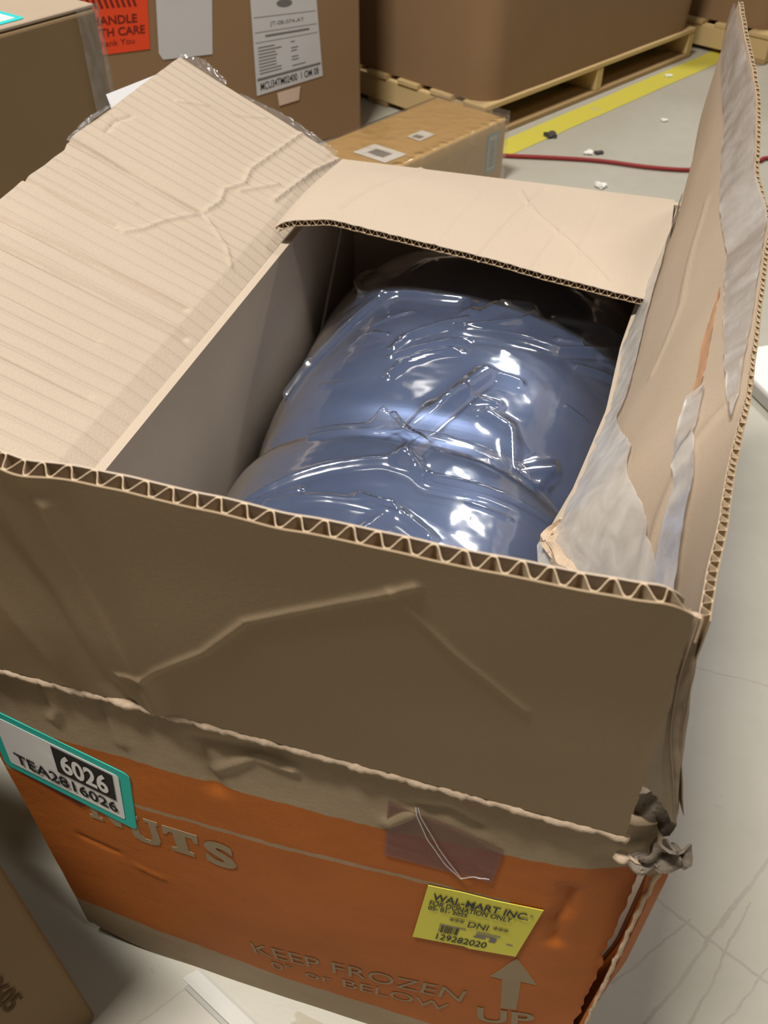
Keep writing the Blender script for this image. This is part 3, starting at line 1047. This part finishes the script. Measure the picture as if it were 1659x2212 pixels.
for k in range(10):
    u = .14 + k * .075
    decal_poly('hatch_mark', [(u, .68), (u + .035, .68), (u - .01, .86), (u - .045, .86)], RI, M_inkred, rd, .0002)
wl = decal_poly('white_label', [(.07, 0), (1, -.01), (1, 1), (0, 1), (0, .08)], F2((-.797, .396), (-.606, .384), (-.575, .62), (-.768, .64)), M_grey, b2, .0006)
tag(wl, 'blank grey-white paper label')
DC = F2((-.453, .221), (-.174, .237), (-.192, .560), (-.445, .590))
dc = decal_poly('document_label', rect(0, 0, 1, 1), DC, M_grey, b2, .0006)
tag(dc, 'printed document sheet with table lines')
DI = lambda u, v, k=0: DC(u, v, .0004 + k)
decal_text('printed_line', 'JT-08-074-AT', DI, M_inkgrey, dc, (.26, .57, .78, .615), .0)
decal_text('printed_line', 'MCU34TM02400  1 OM 08', DI, M_ink, dc, (.06, .035, .94, .105), .01)
decal_poly('printed_emblem', [(.5 + .12 * math.cos(a), .76 + .035 * math.sin(a)) for a in np.linspace(0, 2 * math.pi, 20, endpoint=False)], DI, M_inkgrey, dc, .0002)
for v in (.66, .535, .45):
    decal_poly('print_mark', rect(.03, v, .97, v + .005), DI, M_inkgrey, dc, .0002)
decal_poly('print_mark', rect(.02, .125, .98, .148), DI, M_inkgrey, dc, .0002)
for k in range(9):
    v = .18 + k * .028
    decal_poly('print_mark', rect(.06, v, .06 + random.uniform(.22, .36), v + .010), DI, M_inkgrey, dc, .0002)
    if k % 3 != 1:
        decal_poly('print_mark', rect(.55, v, .55 + random.uniform(.05, .25), v + .010), DI, M_inkgrey, dc, .0002)
decal_poly('print_mark', rect(.18, .49, .85, .508), DI, M_inkgrey, dc, .0002)
tag(decal_poly('pink_tag', rect(0, 0, 1, 1), F2((-.366, .171), (-.282, .175), (-.273, .221), (-.371, .216), .0022), M_pink, b2, .0006), 'small pale pink paper tag')

# carton at the left edge, top just in view
b1 = frame('taped_carton', 'plain brown carton with taped corner at the upper left edge', 'carton', (-.655, 1.47), (.336, .942))
bevel_box('body', -1.45, 0, 0, .75, 0, .775, M_carton, b1, .008, 3)
bevel_box('top_flap', -1.448, -.002, .002, .373, .7755, .783, M_kraft, b1, .002, 1)
bevel_box('top_flap', -1.448, -.002, .377, .748, .7755, .783, M_kraft, b1, .002, 1)
F1t = lambda u, v, k=0: quad_map((-.095, .40), (-.004, .44), (-.004, .784), (-.088, .778), face, .002)(u, v, k)


def P_t1(u, v):
    s = -.055 + u * .062
    return np.stack([np.minimum(s, .004 + 0 * s), np.where(s > .004, (s - .004), -.004 - .003 * np.abs(wob(s, v * .4, 60))), .25 + v * .535 + 0 * s], -1)


tag(open_sheet('packing_tape', P_t1, 20, 60, M_tape_soft, b1), 'clear crinkled tape over the corner')
C1 = lambda u, v, k=0: (-.36 + u * .20, .02 + v * .12, .7845 + k)
cl = decal_poly('cyan_label', rrect(0, 0, 1, 1, .06, 1.6), C1, M_cyan, b1, .0006)
decal_poly('label_panel', rect(.07, .12, .93, .88), lambda u, v, k=0: C1(u, v, .0005 + k), M_white, cl, .0003)
for k in range(7):
    decal_poly('print_mark', rect(.15 + k * .1, .3, .20 + k * .1, .7), lambda u, v, kk=0: C1(u, v, .0009 + kk), M_inkgrey, cl, .0002)

# small golden carton in plastic wrap
b4 = frame('wrapped_carton', 'small golden-brown carton in shiny plastic wrap with white barcode labels', 'carton', (.050, 2.70), (.425, .905))
bevel_box('body', -.72, 0, 0, .30, 0, .215, M_yellow_carton, b4, .008, 3)
Z4 = .2165
top4 = lambda s, w, k: (s, w, Z4 + k)


def P_w4(u, v):
    s = -.725 + u * .732
    # wrap runs up the near side, over the top, down the far side
    L = v * .76
    y = np.where(L < .22, -.004, np.where(L < .53, L - .226, .304))
    z = np.where(L < .22, L, np.where(L < .53, .219, .219 - (L - .53)))
    h = .0012 * np.abs(wob(s, L, 30)) + .0006 * np.abs(wob(s + 4, L, 70)) + .008 * np.exp(-((L - .225) / .018) ** 2) * np.abs(wob(s, L * .2, 50))
    return np.stack([s + .003 * wob(L, s * .1, 50), y - np.where(L < .23, h, 0) + np.where(L > .53, h, 0), np.maximum(z, .003) + np.where((L > .2) & (L < .55), h, 0)], -1)


M_wrap = film('shrink_wrap', 0.04, 0.12, tint=(0.97, 0.95, 0.9), bump=0.10, bscale=14, gain=2.0)
tag(open_sheet('plastic_wrap', P_w4, 120, 120, M_wrap, b4), 'shiny crinkled clear wrap')


def P_w5(u, v):
    y = -.006 + u * .312
    z = .12 + v * .115
    return np.stack([.006 + .006 * np.abs(wob(y, v * .2, 45)) + .0 * y, y, z + .010 * np.abs(wob(y, y * 0, 40)) * v], -1)


open_sheet('plastic_wrap', P_w5, 60, 20, M_wrap, b4)
import sys
K4 = lambda bl, br, tr, tl: quad_map(bl, br, tr, tl, top4, .001)
w4 = decal_poly('barcode_label', rect(0, 0, 1, 1), K4((-.565, .045), (-.470, .040), (-.475, .170), (-.570, .175)), M_white, b4, .0006)
for k in range(9):
    decal_poly('barcode_bar', rect(.28 + k * .05, .25, .31 + k * .05, .75), lambda u, v, kk=0: K4((-.565, .045), (-.470, .040), (-.475, .170), (-.570, .175))(u, v, .0005 + kk), M_inkgrey, w4, .0002)
w5 = decal_poly('barcode_label', rect(0, 0, 1, 1), K4((-.36, .080), (-.285, .080), (-.285, .135), (-.36, .135)), M_white, b4, .0006)
for k in range(6):
    decal_poly('barcode_bar', rect(.15 + k * .06, .2, .185 + k * .06, .8), lambda u, v, kk=0: K4((-.36, .080), (-.285, .080), (-.285, .135), (-.36, .135))(u, v, .0005 + kk), M_inkgrey, w5, .0002)
BL4 = quad_map((-.105, .055), (-.045, .055), (-.045, .185), (-.105, .185), face, .001)
bl4 = decal_poly('blue_label', rect(0, 0, 1, 1), BL4, M_blue, b4, .0006)
decal_poly('label_panel', rect(.15, .06, .85, .94), lambda u, v, k=0: BL4(u, v, .0005 + k), M_grey, bl4, .0003)
for k in range(10):
    decal_poly('barcode_bar', rect(.25, .15 + k * .07, .75, .185 + k * .07), lambda u, v, kk=0: BL4(u, v, .0009 + kk), M_inkgrey, bl4, .0002)

# carton at the lower left corner
b3 = frame('side_carton', 'dark brown carton side at the lower left corner', 'carton', (.058, -.095), (.42, .907))
bevel_box('body', -.55, 0, 0, .80, 0, .625, M_carton_d, b3, .007, 3)
bevel_box('top_flap', -.548, -.002, .002, .398, .6255, .631, M_carton_d, b3, .001, 1)
bevel_box('top_flap', -.548, -.002, .402, .798, .6255, .631, M_carton_d, b3, .001, 1)
SI = quad_map((-.080, .285), (-.072, .190), (-.050, .195), (-.056, .285), face, .001)
decal_text('stamped_number', '19605', SI, M_brown_ink, b3, bold=.02)

# ------------------------------------------------------------------ pallets and bulk boxes
dd = np.array([.474, .881]) / np.hypot(.474, .881)
ang_p = math.atan2(dd[1], dd[0])


def pallet(label, P0, L, Wd, hgt=.128):
    """local x along the visible side, y inwards; three stringers, boards above and below"""
    p = thing('wooden_pallet', label, 'pallet', (P0[0], P0[1], 0), ang_p, 'wooden pallets under the bulk boxes')
    bt = .020
    for k in range(3):
        x = k * (L - .045) / 2
        bevel_box('stringer', x, x + .045, 0.002, Wd, bt, hgt - bt, M_wood, p, .003, 1)
    nb = 7
    bw = .11
    for k in range(nb):
        y = k * (Wd - bw) / (nb - 1)
        bevel_box('deck_board', -.004 + random.uniform(-.004, .004), L + random.uniform(-.004, .004), y, y + bw, hgt - bt, hgt, M_wood if k % 3 else M_wood, p, .003, 1)
    for k in range(3):
        y = k * (Wd - bw) / 2
        bevel_box('bottom_board', 0, L, y, y + bw, 0, bt, M_wood_d, p, .003, 1)
    return p


def bulk_box(label, P0, L, Wd, h, inset, bulge=.02):
    """tall corrugated bin with rounded corners, bulging sides and an open top"""
    b = thing('bulk_box', label, 'box', (P0[0], P0[1], .129), ang_p, 'large bulk boxes on pallets')
    r = .10
    x0, x1, y0, y1 = inset, L - inset, inset, Wd - inset
    ring = []
    for cx, cy, a0 in ((x1 - r, y0 + r, -90), (x1 - r, y1 - r, 0), (x0 + r, y1 - r, 90), (x0 + r, y0 + r, 180)):
        for k in range(7):
            a = math.radians(a0 + 15 * k)
            ring.append((cx + r * math.cos(a), cy + r * math.sin(a)))
    ring = np.array(ring)
    # subdivide straight runs
    pts = []
    n = len(ring)
    for i in range(n):
        a, c = ring[i], ring[(i + 1) % n]
        m = 10 if np.hypot(*(c - a)) > .2 else 1
        for k in range(m):
            pts.append(a + (c - a) * k / m)
    pts = np.array(pts)
    cx, cy = (x0 + x1) / 2, (y0 + y1) / 2

    def P(u, v):
        i = u * len(pts)
        i0 = np.floor(i).astype(int) % len(pts)
        fr = i - np.floor(i)
        p = pts[i0] * (1 - fr[..., None]) + pts[(i0 + 1) % len(pts)] * fr[..., None]
        kx = 1 + bulge * np.sin(np.pi * v)
        return np.stack([cx + (p[..., 0] - cx) * kx + .003 * wob(p[..., 1], v, 9), cy + (p[..., 1] - cy) * kx + .003 * wob(p[..., 0], v, 9), v * h], -1)
    sheet('wall', P, len(pts), 10, .008, M_carton2, b)
    bevel_box('bottom_panel', x0 + .03, x1 - .03, y0 + .03, y1 - .03, 0.002, .010, M_carton, b, .001, 1)
    return b


pallet('pale wooden pallet under the big brown box beside the yellow floor line', (-.085, 3.04), 1.50, 1.15)
bulk_box('big brown bulk box on the pallet beside the yellow floor line', (-.085, 3.04), 1.50, 1.15, 1.0, .012)
pallet('wooden pallet at the upper right corner behind the standing flap', (.955, 4.33), 1.5, 1.15)
bulk_box('brown bulk box on the pallet at the upper right corner', (.955, 4.33), 1.5, 1.15, 1.0, .03)

# ------------------------------------------------------------------ floor clutter
cab = [(-.35, 2.93), (-.1, 2.90), (.022, 2.908), (.205, 2.942), (.371, 2.963), (.538, 2.957), (.683, 2.976), (.794, 3.035), (.923, 3.139), (.955, 3.176), (1.2, 3.3), (1.8, 3.35)]
ct = np.linspace(0, len(cab) - 1, 120)
ca = np.array(cab)
cpts = []
for t in ct:
    i = min(int(t), len(cab) - 2)
    f_ = t - i
    p0, p1, p2, p3 = ca[max(i - 1, 0)], ca[i], ca[i + 1], ca[min(i + 2, len(cab) - 1)]
    q = .5 * (2 * p1 + (p2 - p0) * f_ + (2 * p0 - 5 * p1 + 4 * p2 - p3) * f_ ** 2 + (3 * p1 - p0 - 3 * p2 + p3) * f_ ** 3)
    cpts.append((q[0], q[1], .009))
tag(tube('floor_cable', cpts, .0070, M_cable, None, 10), 'red cable lying across the floor behind the open carton', 'cable')

# white board lying on the floor at the right edge
wb = frame('white_board', 'thick white board lying on the floor at the right edge', 'board', (.80, 1.72), (.54, -.84))
bevel_box('board_top', 0, .9, 0.02, 1.2, .012, .040, M_slab, wb, .004, 2)
tag(bevel_box('board_edge', 0, .9, .012, .0215, .004, .036, M_slabedge, wb, .003, 2), 'grey edge strip')

# white strip sticking out from under the carton
st = frame('white_strip', 'narrow white plastic strip on the floor under the carton front', 'strip', (.148, -.008), (.93, -.37))
V = []
prof = [(-.012, 0), (-.012, .003), (-.006, .005), (.008, .005), (.012, .003), (.012, 0)]
for k in range(25):
    s = k / 24 * .55
    for y, z in prof:
        V.append((s if k else .0 + (y + .012) * .42, y, z + .0003))
n_ = len(prof)
F = [(k * n_ + j, (k + 1) * n_ + j, (k + 1) * n_ + (j + 1) % n_, k * n_ + (j + 1) % n_) for k in range(24) for j in range(n_)]
F += [tuple(range(n_)), tuple(range(24 * n_, 25 * n_))[::-1]]
sb = raw('strip_body', V, F, M_strip, st)
bevel_box('strip_rim', .012, .55, -.019, -.0125, .0003, .005, M_slabedge, st, .001, 1)


# scrap of clear film in front of the carton
def P_scrap(u, v):
    x = .305 + u * .16
    y = -.012 - v * .05 - .02 * u
    return np.stack([x + .006 * wob(v, u, 9), y, .004 + .010 * np.abs(wob(x, y, 60)) * np.sin(np.pi * v)], -1)


tag(open_sheet('plastic_scrap', P_scrap, 50, 24, M_wrap, None), 'crumpled clear plastic scrap on the floor below the orange front', 'plastic scrap')

for (x, y), r, m, name, lab_, cat in (((.154, 3.164), .020, M_stone, 'dark_pebble', 'dark grey lump on the yellow floor line', 'debris'),
                                      ((.563, 3.468), .011, M_crumb_or_glint, 'white_crumb_or_glint', 'bright white crumb on the floor nearest the pallet post', 'debris'),
                                      ((.315, 3.036), .014, M_crumb_or_glint, 'white_crumb_or_glint', 'small white crumb just behind the red cable', 'debris'),
                                      ((.388, 2.747), .017, M_crumb_or_glint, 'white_crumb_or_glint', 'white flake on the floor between red cable and carton', 'debris'),
                                      ((.545, 4.036), .012, M_crumb_or_glint, 'white_crumb_or_glint', 'white speck standing in for a glint on the yellow floor line', 'debris'),  # glint on the floor, modelled as a white speck
                                      ((.350, 3.05), .012, M_stone, 'dark_crumb', 'tiny dark crumb beside a white one near the cable', 'debris')):
    bm = bmesh.new()
    bmesh.ops.create_icosphere(bm, subdivisions=2, radius=r)
    for v in bm.verts:
        k = 1 + .35 * math.sin(v.co.x * 260 + v.co.y * 190 + r * 900)
        v.co = Vector((v.co.x * k * 1.25, v.co.y * k, max(v.co.z * .55 * k, -r * .35)))
    zmin = min(v.co.z for v in bm.verts)
    for v in bm.verts:
        v.co.z -= zmin
    me = bpy.data.meshes.new(name)
    bm.to_mesh(me)
    bm.free()
    tag(obj(name, me, m, None, (x, y, .0018)), lab_, cat)
